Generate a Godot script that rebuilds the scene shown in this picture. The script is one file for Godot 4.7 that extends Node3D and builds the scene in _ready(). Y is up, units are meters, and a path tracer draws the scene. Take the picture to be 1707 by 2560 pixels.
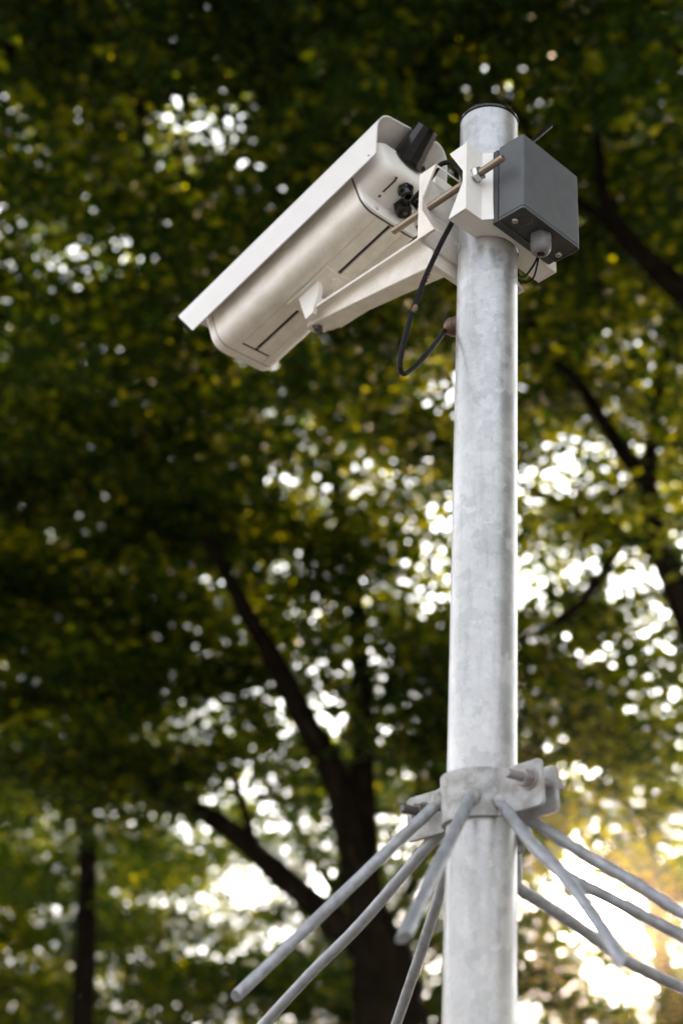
extends Node3D
# A security camera on a galvanised pole under trees, against a low sun.

const SMOOTH := 38.0
var M := {}
var rng := RandomNumberGenerator.new()
var used := {}

# ---------------------------------------------------------------- soup helpers
func orient(s: PackedVector3Array) -> PackedVector3Array:
	var vol := 0.0
	for i in range(0, s.size(), 3):
		vol += s[i].dot(s[i + 1].cross(s[i + 2]))
	if vol >= 0.0:
		return s
	var o := PackedVector3Array()
	for i in range(0, s.size(), 3):
		o.append(s[i]); o.append(s[i + 2]); o.append(s[i + 1])
	return o

func moved(s: PackedVector3Array, xf: Transform3D) -> PackedVector3Array:
	return xf * s

func inset(poly: PackedVector2Array, b: float) -> PackedVector2Array:
	var n := poly.size()
	var area := 0.0
	for i in n:
		area += poly[i].cross(poly[(i + 1) % n])
	var sg := 1.0 if area > 0.0 else -1.0
	var o := PackedVector2Array()
	for i in n:
		var a := (poly[i] - poly[(i + n - 1) % n]).normalized()
		var c := (poly[(i + 1) % n] - poly[i]).normalized()
		var na := Vector2(-a.y, a.x) * sg
		var nc := Vector2(-c.y, c.x) * sg
		var m := (na + nc)
		var k := m.length_squared()
		o.append(poly[i] + (m * (2.0 * b / maxf(k, 0.6))))
	return o

func add_cap(s: PackedVector3Array, poly: PackedVector2Array, z: float, up: bool) -> void:
	var t := Geometry2D.triangulate_polygon(poly)
	var ccw := true
	if t.size() >= 3:
		ccw = (poly[t[1]] - poly[t[0]]).cross(poly[t[2]] - poly[t[0]]) > 0.0
	for i in range(0, t.size(), 3):
		var a := poly[t[i]]
		var b := poly[t[i + 1]]
		var c := poly[t[i + 2]]
		var k := (b - a).cross(c - a) > 0.0
		if k != up:
			var w := b
			b = c
			c = w
		s.append(Vector3(a.x, a.y, z)); s.append(Vector3(b.x, b.y, z)); s.append(Vector3(c.x, c.y, z))

# extrude a polygon in local x,y from z0 to z1 with chamfered ends
func prism(poly: PackedVector2Array, z0: float, z1: float, bevel := 0.0, xf := Transform3D.IDENTITY) -> PackedVector3Array:
	var s := PackedVector3Array()
	var rings := []
	if bevel > 0.0:
		var small := inset(poly, bevel)
		var mid := inset(poly, bevel * 0.3)
		rings = [[small, z0], [mid, z0 + bevel * 0.3], [poly, z0 + bevel], [poly, z1 - bevel], [mid, z1 - bevel * 0.3], [small, z1]]
	else:
		rings = [[poly, z0], [poly, z1]]
	var area := 0.0
	var n := poly.size()
	for i in n:
		area += poly[i].cross(poly[(i + 1) % n])
	for k in rings.size() - 1:
		var p: PackedVector2Array = rings[k][0]
		var q: PackedVector2Array = rings[k + 1][0]
		var za: float = rings[k][1]
		var zb: float = rings[k + 1][1]
		for i in n:
			var j := (i + 1) % n
			var a := Vector3(p[i].x, p[i].y, za)
			var b := Vector3(p[j].x, p[j].y, za)
			var c := Vector3(q[j].x, q[j].y, zb)
			var d := Vector3(q[i].x, q[i].y, zb)
			if area > 0.0:
				s.append_array([a, b, c, a, c, d])
			else:
				s.append_array([a, c, b, a, d, c])
	add_cap(s, rings[0][0], z0, false)
	add_cap(s, rings[rings.size() - 1][0], z1, true)
	return moved(orient(s), xf)

func rrect(w: float, h: float, r: float, seg := 3) -> PackedVector2Array:
	var o := PackedVector2Array()
	var cs := [Vector2(w / 2 - r, h / 2 - r), Vector2(-w / 2 + r, h / 2 - r), Vector2(-w / 2 + r, -h / 2 + r), Vector2(w / 2 - r, -h / 2 + r)]
	for k in 4:
		for i in seg + 1:
			var a := PI / 2 * (k + float(i) / seg)
			o.append(cs[k] + Vector2(cos(a), sin(a)) * r)
	return o

func ngon(r: float, n: int, turn := 0.0) -> PackedVector2Array:
	var o := PackedVector2Array()
	for i in n:
		o.append(Vector2(cos(TAU * i / n + turn), sin(TAU * i / n + turn)) * r)
	return o

func bx(c: Vector3, size: Vector3, bevel := 0.001) -> PackedVector3Array:
	return prism(rrect(size.x, size.y, bevel * 1.2, 2), -size.z / 2, size.z / 2, bevel, Transform3D(Basis.IDENTITY, c))

# rings of equal length joined, fan caps
func loft(rings: Array, cap := true) -> PackedVector3Array:
	var s := PackedVector3Array()
	var n: int = rings[0].size()
	for k in rings.size() - 1:
		var p: PackedVector3Array = rings[k]
		var q: PackedVector3Array = rings[k + 1]
		for i in n:
			var j := (i + 1) % n
			s.append_array([p[i], p[j], q[j], p[i], q[j], q[i]])
	if cap:
		for e in 2:
			var r: PackedVector3Array = rings[0] if e == 0 else rings[rings.size() - 1]
			var m := Vector3.ZERO
			for v in r:
				m += v
			m /= n
			for i in n:
				var j := (i + 1) % n
				if e == 0:
					s.append_array([m, r[j], r[i]])
				else:
					s.append_array([m, r[i], r[j]])
	return orient(s)

func basis_along(d: Vector3) -> Basis:
	d = d.normalized()
	var x := d.cross(Vector3.UP if absf(d.y) < 0.9 else Vector3.RIGHT).normalized()
	return Basis(x, d, x.cross(d))

# profile of [radius, height along y]
func lathe(profile: Array, sides: int, xf := Transform3D.IDENTITY, turn := 0.0) -> PackedVector3Array:
	var rings := []
	for p in profile:
		var r := PackedVector3Array()
		for i in sides:
			var a := TAU * i / sides + turn
			r.append(Vector3(cos(a) * p[0], p[1], sin(a) * p[0]))
		rings.append(r)
	return moved(loft(rings), xf)

func tube(pts: Array, radii: Array, sides := 10) -> PackedVector3Array:
	var rings := []
	var x := Vector3.ZERO
	for k in pts.size():
		var a: Vector3 = pts[maxi(k - 1, 0)]
		var b: Vector3 = pts[mini(k + 1, pts.size() - 1)]
		var d := (b - a).normalized()
		if k == 0:
			x = basis_along(d).x
		x = (x - d * x.dot(d)).normalized()
		var z := x.cross(d)
		var r := PackedVector3Array()
		var rad: float = radii[mini(k, radii.size() - 1)]
		for i in sides:
			var t := TAU * i / sides
			r.append(pts[k] + (x * cos(t) + z * sin(t)) * rad)
		rings.append(r)
	return loft(rings)

func curve(pts: Array, step := 0.012) -> Array:
	var c := Curve3D.new()
	for k in pts.size():
		var t: Vector3 = (pts[mini(k + 1, pts.size() - 1)] - pts[maxi(k - 1, 0)]) / 6.0
		c.add_point(pts[k], -t, t)
	c.bake_interval = step
	return Array(c.get_baked_points())

# triangles (counter-clockwise seen from outside) to a mesh with smooth normals below an angle
func mesh_of(soups: Array, smooth := SMOOTH) -> ArrayMesh:
	var p := PackedVector3Array()
	for s in soups:
		p.append_array(s)
	var n := p.size()
	var fn := PackedVector3Array()
	fn.resize(n / 3)
	var at := {}
	for i in n / 3:
		var f := (p[i * 3 + 1] - p[i * 3]).cross(p[i * 3 + 2] - p[i * 3])
		fn[i] = f
		for k in 3:
			var key := Vector3i((p[i * 3 + k] * 20000.0).round())
			if not at.has(key):
				at[key] = PackedInt32Array()
			at[key].append(i)
	var lim := cos(deg_to_rad(smooth))
	var v := PackedVector3Array()
	var nn := PackedVector3Array()
	for i in n / 3:
		var f := fn[i]
		if f.length_squared() < 1e-22:
			continue
		var fu := f.normalized()
		for k in [0, 2, 1]:
			var q := p[i * 3 + k]
			var sum := Vector3.ZERO
			for g in at[Vector3i((q * 20000.0).round())]:
				var h := fn[g]
				if h.normalized().dot(fu) > lim:
					sum += h
			v.append(q)
			nn.append(sum.normalized() if sum.length_squared() > 1e-24 else fu)
	var arr := []
	arr.resize(Mesh.ARRAY_MAX)
	arr[Mesh.ARRAY_VERTEX] = v
	arr[Mesh.ARRAY_NORMAL] = nn
	var m := ArrayMesh.new()
	m.add_surface_from_arrays(Mesh.PRIMITIVE_TRIANGLES, arr)
	return m

func part(called: String, soups: Array, mat: Material, parent: Node, smooth := SMOOTH) -> MeshInstance3D:
	var o := MeshInstance3D.new()
	o.mesh = mesh_of(soups, smooth)
	o.material_override = mat
	o.name = fresh(called, parent)
	parent.add_child(o, true)
	return o

func fresh(called: String, parent: Node) -> String:
	var key := str(parent.get_instance_id()) + called
	var n: int = used.get(key, 0)
	used[key] = n + 1
	return called if n == 0 else "%s_%03d" % [called, n]

func thing(called: String, label: String, category: String, xf := Transform3D.IDENTITY, group := "") -> Node3D:
	var o := Node3D.new()
	o.name = fresh(called, self)
	o.transform = xf
	o.set_meta("label", label)
	o.set_meta("category", category)
	if group:
		o.set_meta("group", group)
	add_child(o, true)
	return o

func again(m: MeshInstance3D, parent: Node, called: String, xf: Transform3D) -> MeshInstance3D:
	var o: MeshInstance3D = m.duplicate()
	o.name = fresh(called, parent)
	o.transform = xf
	parent.add_child(o, true)
	return o

# ---------------------------------------------------------------- materials
func mat(called: String, c: Color, rough: float, metal := 0.0) -> StandardMaterial3D:
	var m := StandardMaterial3D.new()
	m.resource_name = called
	m.albedo_color = c.linear_to_srgb()
	m.roughness = rough
	m.metallic = metal
	M[called] = m
	return m

func noise(freq: float, seed_: int, type := FastNoiseLite.TYPE_SIMPLEX_SMOOTH, oct := 4) -> FastNoiseLite:
	var f := FastNoiseLite.new()
	f.noise_type = type
	f.frequency = freq
	f.seed = seed_
	f.fractal_octaves = oct
	f.fractal_type = FastNoiseLite.FRACTAL_FBM if oct > 1 else FastNoiseLite.FRACTAL_NONE
	return f

func spangle_images() -> Array:
	# zinc crystals round the tube: u once round, v about half a metre
	var w := 384
	var h := 1024
	var col := Image.create(w, h, false, Image.FORMAT_RGB8)
	var rou := Image.create(w, h, false, Image.FORMAT_RGB8)
	var cell := noise(34.0, 5, FastNoiseLite.TYPE_CELLULAR, 1)
	cell.cellular_return_type = FastNoiseLite.RETURN_CELL_VALUE
	cell.domain_warp_enabled = true
	cell.domain_warp_amplitude = 0.016
	cell.domain_warp_frequency = 70.0
	cell.domain_warp_fractal_octaves = 3
	var cell2 := noise(95.0, 9, FastNoiseLite.TYPE_CELLULAR, 1)
	cell2.cellular_return_type = FastNoiseLite.RETURN_CELL_VALUE
	cell2.domain_warp_enabled = true
	cell2.domain_warp_amplitude = 0.009
	cell2.domain_warp_frequency = 120.0
	var cloud := noise(14.0, 3)
	var fine := noise(260.0, 4, FastNoiseLite.TYPE_SIMPLEX_SMOOTH, 2)
	var pick := noise(22.0, 8)
	var streak := noise(7.0, 15)
	var scuff := noise(210.0, 16, FastNoiseLite.TYPE_SIMPLEX_SMOOTH, 2)
	for y in h:
		var vv := float(y) / h
		for x in w:
			var a := TAU * x / w
			var q := Vector3(cos(a) * 0.038, vv * 0.64, sin(a) * 0.038)
			var c1 := cell.get_noise_3dv(q)
			var c2 := cell2.get_noise_3dv(q)
			var k := clampf(0.5 + pick.get_noise_3dv(q) * 2.2, 0.0, 1.0)
			var t := lerpf(c1, c2, k * 0.75)
			var val := 0.475 + 0.10 * t + 0.06 * cloud.get_noise_3dv(q) + 0.03 * fine.get_noise_3dv(q)
			# run-off streaks and a few scuffs along the tube
			var st := streak.get_noise_3d(cos(a) * 0.038 * 9.0, vv * 0.64, sin(a) * 0.038 * 9.0)
			val *= 1.0 - 0.11 * smoothstep(0.12, 0.5, st)
			var sc := scuff.get_noise_3d(cos(a) * 0.038, vv * 0.64 * 0.22, sin(a) * 0.038)
			val *= 1.0 - 0.14 * smoothstep(0.52, 0.62, sc)
			col.set_pixel(x, y, Color(val * 0.995, val, val * 1.012).linear_to_srgb())
			var r := clampf(0.46 + 0.12 * t - 0.05 * cloud.get_noise_3dv(q), 0.2, 0.8)
			rou.set_pixel(x, y, Color(r, r, r))
	return [ImageTexture.create_from_image(col), ImageTexture.create_from_image(rou)]

func speck_image(base: Color, seed_: int, specks: int, stain: float, dark: Color) -> ImageTexture:
	var n := 384
	var im := Image.create(n, n, false, Image.FORMAT_RGB8)
	var a := noise(0.012, seed_)
	var b := noise(0.09, seed_ + 1)
	a.noise_type = FastNoiseLite.TYPE_SIMPLEX_SMOOTH
	for y in n:
		for x in n:
			# wrap by blending so the tile has no seam
			var fx := smoothstep(0.75, 1.0, float(x) / n)
			var fy := smoothstep(0.75, 1.0, float(y) / n)
			var v0 := lerpf(lerpf(a.get_noise_2d(x, y), a.get_noise_2d(x - n, y), fx), lerpf(a.get_noise_2d(x, y - n), a.get_noise_2d(x - n, y - n), fx), fy)
			var g := b.get_noise_2d(x, y)
			var t := clampf(stain * (v0 * 1.2 + g * 0.35), -0.25, 0.25)
			im.set_pixel(x, y, Color(base.r * (1 + t), base.g * (1 + t * 1.05), base.b * (1 + t * 1.2)).linear_to_srgb())
	var r := RandomNumberGenerator.new()
	r.seed = seed_
	for i in specks:
		var cx := r.randi_range(3, n - 4)
		var cy := r.randi_range(3, n - 4)
		var len := r.randi_range(1, 5) if r.randf() < 0.3 else 1
		var an := r.randf() * TAU
		var k := r.randf_range(0.25, 0.8)
		for s in len:
			var px := clampi(cx + int(cos(an) * s), 0, n - 1)
			var py := clampi(cy + int(sin(an) * s), 0, n - 1)
			im.set_pixel(px, py, im.get_pixel(px, py).lerp(dark.linear_to_srgb(), k))
	return ImageTexture.create_from_image(im)

func tri(m: StandardMaterial3D, tex: Texture2D, scale: float, world := false) -> StandardMaterial3D:
	m.albedo_texture = tex
	m.albedo_color = Color.WHITE
	m.uv1_triplanar = true
	m.uv1_world_triplanar = world
	m.uv1_scale = Vector3.ONE * scale
	m.uv1_triplanar_sharpness = 6.0
	return m

func make_materials() -> void:
	var sp := spangle_images()
	var z := mat("galvanised_tube", Color.WHITE, 0.9, 0.5)
	z.albedo_texture = sp[0]
	z.roughness_texture = sp[1]
	var z2 := mat("galvanised_steel", Color.WHITE, 0.62, 0.2)
	tri(z2, speck_image(Color(0.37, 0.365, 0.36), 41, 260, 0.55, Color(0.25, 0.24, 0.22)), 9.0)
	var zr := mat("galvanised_rod", Color.WHITE, 0.5, 0.3)
	tri(zr, speck_image(Color(0.31, 0.32, 0.34), 43, 200, 0.35, Color(0.3, 0.28, 0.26)), 11.0)
	var wp := mat("white_paint", Color.WHITE, 0.38)
	tri(wp, speck_image(Color(0.86, 0.835, 0.80), 11, 150, 0.05, Color(0.22, 0.19, 0.15)), 6.0)
	var wd := mat("white_paint_weathered", Color.WHITE, 0.42)
	tri(wd, speck_image(Color(0.84, 0.785, 0.705), 17, 900, 0.12, Color(0.16, 0.13, 0.10)), 6.0)
	var ws := mat("white_shield_paint", Color.WHITE, 0.35)
	tri(ws, speck_image(Color(0.80, 0.775, 0.755), 19, 60, 0.03, Color(0.4, 0.36, 0.3)), 5.0)
	var gb := mat("grey_powder_coat", Color.WHITE, 0.52)
	tri(gb, speck_image(Color(0.088, 0.093, 0.101), 23, 190, 0.10, Color(0.32, 0.31, 0.30)), 7.0)
	var gd := mat("dark_grey_plastic", Color.WHITE, 0.6)
	tri(gd, speck_image(Color(0.055, 0.056, 0.058), 29, 260, 0.25, Color(0.28, 0.2, 0.13)), 9.0)
	mat("grey_nylon", Color(0.15, 0.148, 0.148), 0.5)
	mat("black_plastic", Color(0.006, 0.006, 0.007), 0.16)
	mat("black_rubber", Color(0.008, 0.008, 0.008), 0.6)
	mat("gasket_black", Color(0.012, 0.013, 0.012), 0.7)
	tri(mat("cable_sheath", Color.WHITE, 0.42), speck_image(Color(0.012, 0.011, 0.012), 31, 240, 0.3, Color(0.2, 0.14, 0.09)), 12.0)
	mat("zinc_yellow", Color(0.36, 0.285, 0.215), 0.33, 0.85)
	mat("bright_zinc", Color(0.62, 0.61, 0.59), 0.26, 0.9)
	mat("dull_bolt", Color(0.10, 0.088, 0.082), 0.5, 0.3)
	mat("weathered_bolt", Color(0.30, 0.275, 0.27), 0.5, 0.4)
	mat("steel_screw", Color(0.55, 0.53, 0.50), 0.3, 0.85)
	mat("brown_grommet", Color(0.115, 0.062, 0.036), 0.4)
	mat("green_sleeve", Color(0.22, 0.35, 0.03), 0.45)
	mat("rust_dirt", Color(0.20, 0.125, 0.075), 0.9)
	mat("silk", Color(0.7, 0.62, 0.5), 0.4)
	var gl := mat("window_glass", Color(0.02, 0.02, 0.025), 0.06)
	gl.metallic_specular = 0.6
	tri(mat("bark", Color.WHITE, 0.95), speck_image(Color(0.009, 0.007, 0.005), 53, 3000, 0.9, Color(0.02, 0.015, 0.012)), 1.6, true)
	tri(mat("pavement", Color.WHITE, 0.9), speck_image(Color(0.17, 0.142, 0.108), 59, 4000, 0.4, Color(0.07, 0.06, 0.05)), 0.35, true)
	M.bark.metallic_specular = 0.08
	M.cable_sheath.metallic_specular = 0.22
	M.black_rubber.metallic_specular = 0.2
	for d in [["leaf_green", Color(0.009, 0.021, 0.003), Color(0.078, 0.155, 0.001)], ["leaf_yellow_green", Color(0.022, 0.033, 0.003), Color(0.86, 0.88, 0.006)], ["leaf_turning", Color(0.05, 0.034, 0.008), Color(0.48, 0.33, 0.02)]]:
		var l := mat(d[0], d[1], 0.5)
		l.backlight_enabled = true
		l.backlight = (d[2] as Color).linear_to_srgb()
		l.metallic_specular = 0.2

# ---------------------------------------------------------------- small hardware
func threaded(length: float, r: float, pitch: float, xf: Transform3D) -> PackedVector3Array:
	var prof := [[0.0001, 0.0], [r * 0.8, 0.0]]
	var n := int(length / pitch)
	for i in n:
		prof.append([r * 0.84, pitch * (i + 0.12)])
		prof.append([r, pitch * (i + 0.45)])
		prof.append([r, pitch * (i + 0.62)])
	prof.append([r * 0.84, length - 0.0003]); prof.append([r * 0.78, length]); prof.append([0.0001, length])
	return lathe(prof, 14, xf)

func hexnut(af: float, h: float, xf: Transform3D, turn := 0.0) -> PackedVector3Array:
	var r := af / 1.732
	var s := prism(ngon(r, 6, turn), 0, h, minf(h, af) * 0.09, Transform3D(Basis(Vector3.RIGHT, Vector3.BACK, Vector3.UP), Vector3.ZERO))
	return moved(orient(s), xf)

func disc(r: float, h: float, xf: Transform3D, sides := 20, b := 0.0004) -> PackedVector3Array:
	return lathe([[0.0001, 0], [r - b, 0], [r, b], [r, h - b], [r - b, h], [0.0001, h]], sides, xf)

func along(o: Vector3, d: Vector3) -> Transform3D:
	return Transform3D(basis_along(d), o)

# ---------------------------------------------------------------- the scene
func _ready() -> void:
	rng.seed = 4711
	# camera
	var cam := Camera3D.new()
	cam.name = "camera"
	cam.transform = Transform3D(Basis(Vector3(0.998447, 0.050847, 0.022746), Vector3(-0.055703, 0.911413, 0.407705), Vector3(0, -0.408339, 0.912830)), Vector3(0, 1.6, 0))
	var att := CameraAttributesPhysical.new()
	att.frustum_focal_length = 33.34
	att.frustum_focus_distance = 1.78
	att.exposure_aperture = 2.15
	att.frustum_near = 0.05
	att.frustum_far = 900.0
	cam.attributes = att
	cam.fov = 39.59
	cam.near = 0.05
	cam.far = 900.0
	cam.current = true
	add_child(cam)
	# sky and exposure
	var env := Environment.new()
	env.background_mode = Environment.BG_SKY
	var sky := Sky.new()
	var to_sun := Vector3(0.18047, 0.15964, -0.97054)
	var sm := PanoramaSkyMaterial.new()
	sm.panorama = hazy_sky(to_sun)
	sky.sky_material = sm
	env.sky = sky
	env.tonemap_mode = Environment.TONE_MAPPER_LINEAR
	env.tonemap_exposure = 2.85
	env.sdfgi_enabled = true
	env.ssao_enabled = true
	env.ssil_enabled = true
	env.volumetric_fog_enabled = true
	env.volumetric_fog_density = 0.0008
	env.volumetric_fog_albedo = Color(1.0, 0.93, 0.82)
	env.volumetric_fog_anisotropy = 0.94
	var we := WorldEnvironment.new()
	we.name = "world_environment"
	we.environment = env
	add_child(we)
	# low sun ahead, right of the pole
	var sun := DirectionalLight3D.new()
	sun.name = "sun"
	sun.light_color = Color(1.0, 0.86, 0.68)
	sun.light_energy = 1.6
	sun.light_angular_distance = 0.5
	sun.shadow_enabled = true
	sun.basis = Basis.looking_at(-to_sun, Vector3.UP)
	add_child(sun)

	make_materials()
	build_ground()
	build_trees()
	build_pole()
	build_clamp()
	build_bracket()
	build_camera()
	build_junction_box()
	build_cables()
	build_spike_collar()

# hazy evening air: pale overhead, much brighter in the wide aureole round the low sun
func hazy_sky(to_sun: Vector3) -> ImageTexture:
	var w := 512
	var h := 256
	var im := Image.create(w, h, false, Image.FORMAT_RGBF)
	for y in h:
		var th := PI * (y + 0.5) / h
		for x in w:
			var ph := TAU * (x + 0.5) / w
			var d := Vector3(sin(ph) * sin(th), cos(th), -cos(ph) * sin(th))
			if d.y < 0.0:
				im.set_pixel(x, y, Color(0.22, 0.20, 0.17))
				continue
			var a := rad_to_deg(acos(clampf(d.dot(to_sun), -1.0, 1.0)))
			var k := pow(1.0 - d.y, 2.5)
			var c := Vector3(0.50, 0.55, 0.63).lerp(Vector3(0.78, 0.77, 0.76), k)
			c += Vector3(1.0, 0.97, 0.93) * 4.6 * exp(-a / 26.0)
			c += Vector3(1.0, 0.88, 0.68) * 9.0 * exp(-a / 5.0) + Vector3(1.0, 0.9, 0.72) * 60.0 * exp(-a / 1.2)
			im.set_pixel(x, y, Color(c.x, c.y, c.z))
	return ImageTexture.create_from_image(im)

func build_ground() -> void:
	var g := MeshInstance3D.new()
	g.name = "ground"
	var pm := PlaneMesh.new()
	pm.size = Vector2(400, 400)
	g.mesh = pm
	g.material_override = M.pavement
	g.set_meta("kind", "structure")
	add_child(g, true)

const THR := -0.06
const POLE := Vector3(0.16741, 0, -1.5178)

func build_pole() -> void:
	var t := thing("pole", "tall round galvanised steel pole with black end cap", "pole", Transform3D(Basis.IDENTITY, POLE))
	var prof := []
	for i in 120:
		prof.append([0.038, 2.8558 * i / 119.0])
	var rings := []
	for p in prof:
		var r := PackedVector3Array()
		for i in 64:
			var a := TAU * i / 64.0
			r.append(Vector3(cos(a) * 0.038, p[1], sin(a) * 0.038))
		rings.append(r)
	var o := MeshInstance3D.new()
	o.name = "tube"
	# uv: the seam lies at the back (-x side turned away)
	var st := SurfaceTool.new()
	st.begin(Mesh.PRIMITIVE_TRIANGLES)
	var n := 64
	for k in [0, 1]:
		pass
	var ys := [0.0, 0.7, 1.4, 2.1, 2.8538, 2.8558]
	var rs := [0.038, 0.038, 0.038, 0.038, 0.038, 0.0368]
	for k in ys.size() - 1:
		for i in n:
			var q := []
			for c in [[i, k], [i + 1, k], [i + 1, k + 1], [i, k + 1]]:
				var a: float = TAU * c[0] / n - PI / 2
				q.append([Vector3(cos(a) * rs[c[1]], ys[c[1]], sin(a) * rs[c[1]]), Vector3(cos(a), 0, sin(a)), Vector2(float(c[0]) / n, ys[c[1]] / 0.64)])
			for w in [0, 1, 2, 0, 2, 3]:
				st.set_normal(q[w][1])
				st.set_uv(q[w][2])
				st.add_vertex(q[w][0])
	o.mesh = st.commit()
	o.material_override = M.galvanised_tube
	t.add_child(o, true)
	var cap := part("end_cap", [lathe([[0.0001, 2.8562], [0.0381, 2.8562], [0.0388, 2.8568], [0.0388, 2.8598], [0.0375, 2.8610], [0.0001, 2.8622]], 48)], M.black_plastic, t)
	# cable grommet in the side of the tube
	var d := Vector3(-0.93, 0.0, -0.36)
	var at := Vector3(0, 2.549, 0)
	part("grommet", [lathe([[0.0001, 0.034], [0.0125, 0.034], [0.0135, 0.036], [0.0135, 0.0395], [0.0122, 0.0405], [0.0122, 0.042], [0.0128, 0.0425], [0.0118, 0.0475], [0.0085, 0.0525], [0.0052, 0.0545], [0.0001, 0.0545]], 24, along(at, d))], M.brown_grommet, t)

# frame of the pole clamp: x across, y up, -z away from the viewer
func clamp_frame() -> Transform3D:
	var q := Vector3(0.75936566, -0.07344752, -0.64650542)
	var p := Vector3(-0.65062165, -0.07436072, -0.75575257)
	var v := Vector3(0.00743354, 0.99452297, -0.10425353)
	return Transform3D(Basis(q, v, -p).orthonormalized(), Vector3(0.16741, 2.64614669, -1.5178))

func L(q: float, v: float, p: float) -> Vector3:
	return Vector3(q, v, -p)

# polygons below are in (q, p); extruded along v
func flat(poly: Array, v0: float, v1: float, bevel := 0.0006) -> PackedVector3Array:
	var pp := PackedVector2Array()
	for a in poly:
		pp.append(Vector2(a[0], a[1]))
	# local x = q, local y = p -> -z, local z = v -> y
	return orient(prism(pp, v0, v1, bevel, Transform3D(Basis(Vector3(1, 0, 0), Vector3(0, 0, -1), Vector3(0, 1, 0)), Vector3.ZERO)))

# polygons in (p, v), extruded along q
func side(poly: Array, q0: float, q1: float, bevel := 0.0006) -> PackedVector3Array:
	var pp := PackedVector2Array()
	for a in poly:
		pp.append(Vector2(a[0], a[1]))
	return orient(prism(pp, q0, q1, bevel, Transform3D(Basis(Vector3(0, 0, -1), Vector3(0, 1, 0), Vector3(1, 0, 0)), Vector3.ZERO)))

func jaw(sgn: float, bump: bool) -> Array:
	var W := 0.0843
	var H := 0.1108
	var a1 := 0.042
	var a2 := 0.0119
	var th := 0.0035
	var out := []
	# outer wall, following the wings and the raised middle
	var mid := [[-0.0557, a1], [-0.0440, 0.0570], [0.0440, 0.0570], [0.0557, a1]] if bump else [[-0.04, a1], [0.04, a1]]
	var outer := [[-W, a1]] + mid + [[W, a1]]
	var inner := []
	for k in range(outer.size() - 1, -1, -1):
		inner.append([outer[k][0] * (0.93 if k > 0 and k < outer.size() - 1 and bump else 1.0), outer[k][1] - th])
	var wall := []
	for a in outer + inner:
		wall.append([a[0], a[1] * sgn])
	out.append(flat(wall, 0.0, H, 0.001))
	# top and bottom plates, hollowed for the pole
	for e in 2:
		var pl := []
		for k in outer.size():
			pl.append([outer[k][0], (outer[k][1] - th - 0.0002) * sgn])
		pl[0][0] += 0.0036
		pl[pl.size() - 1][0] -= 0.0036
		pl.append([W - 0.0036, a2 * sgn])
		var r := 0.0392
		for i in 17:
			var t := lerpf(0.32, PI - 0.32, i / 16.0)
			pl.append([cos(t) * r, maxf(sin(t) * r, a2) * sgn])
		pl.append([-W + 0.0036, a2 * sgn])
		out.append(flat(pl, 0.0006 + e * (H - th - 0.0012), th + 0.0006 + e * (H - th - 0.0012), 0.0005))
	# end plates with the V notch
	for s in [-1.0, 1.0]:
		var ep := [[a1 - 0.0004, 0.0004], [a2, 0.0004], [0.0355, 0.047], [0.0355, 0.066], [a2, H - 0.0004], [a1 - 0.0004, H - 0.0004]]
		var pp := []
		for a in ep:
			pp.append([a[0] * sgn, a[1]])
		out.append(side(pp, s * (W + 0.0004) if s < 0 else W - 0.0034, s * (W - 0.0034) if s < 0 else W + 0.0004, 0.001))
	return out

func build_clamp() -> void:
	var xf := clamp_frame()
	var t := thing("pole_clamp", "white two-piece pole clamp with V-notched jaws and threaded rods", "clamp", xf)
	part("front_jaw", jaw(-1.0, true), M.white_paint, t)
	part("rear_jaw", jaw(1.0, false), M.white_paint_weathered, t)
	for s in [-1.0, 1.0]:
		var q: float = 0.0690 * s
		var v := 0.0625
		part("threaded_rod", [threaded(0.194, 0.005, 0.0016, along(L(q, v, 0.1045), Vector3(0, 0, 1)))], M.zinc_yellow, t, 30)
		var tip := 1.0
		part("washer", [disc(0.0100, 0.0016, along(L(q, v, -0.0421), Vector3(0, 0, 1)))], M.bright_zinc, t)
		part("nut", [hexnut(0.0165, 0.0085, along(L(q, v, -0.0437), Vector3(0, 0, 1)), 0.3)], M.bright_zinc, t)
		part("nut", [hexnut(0.0165, 0.0085, along(L(q, v, 0.0421), Vector3(0, 0, -1)), 0.1)], M.bright_zinc, t)

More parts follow.
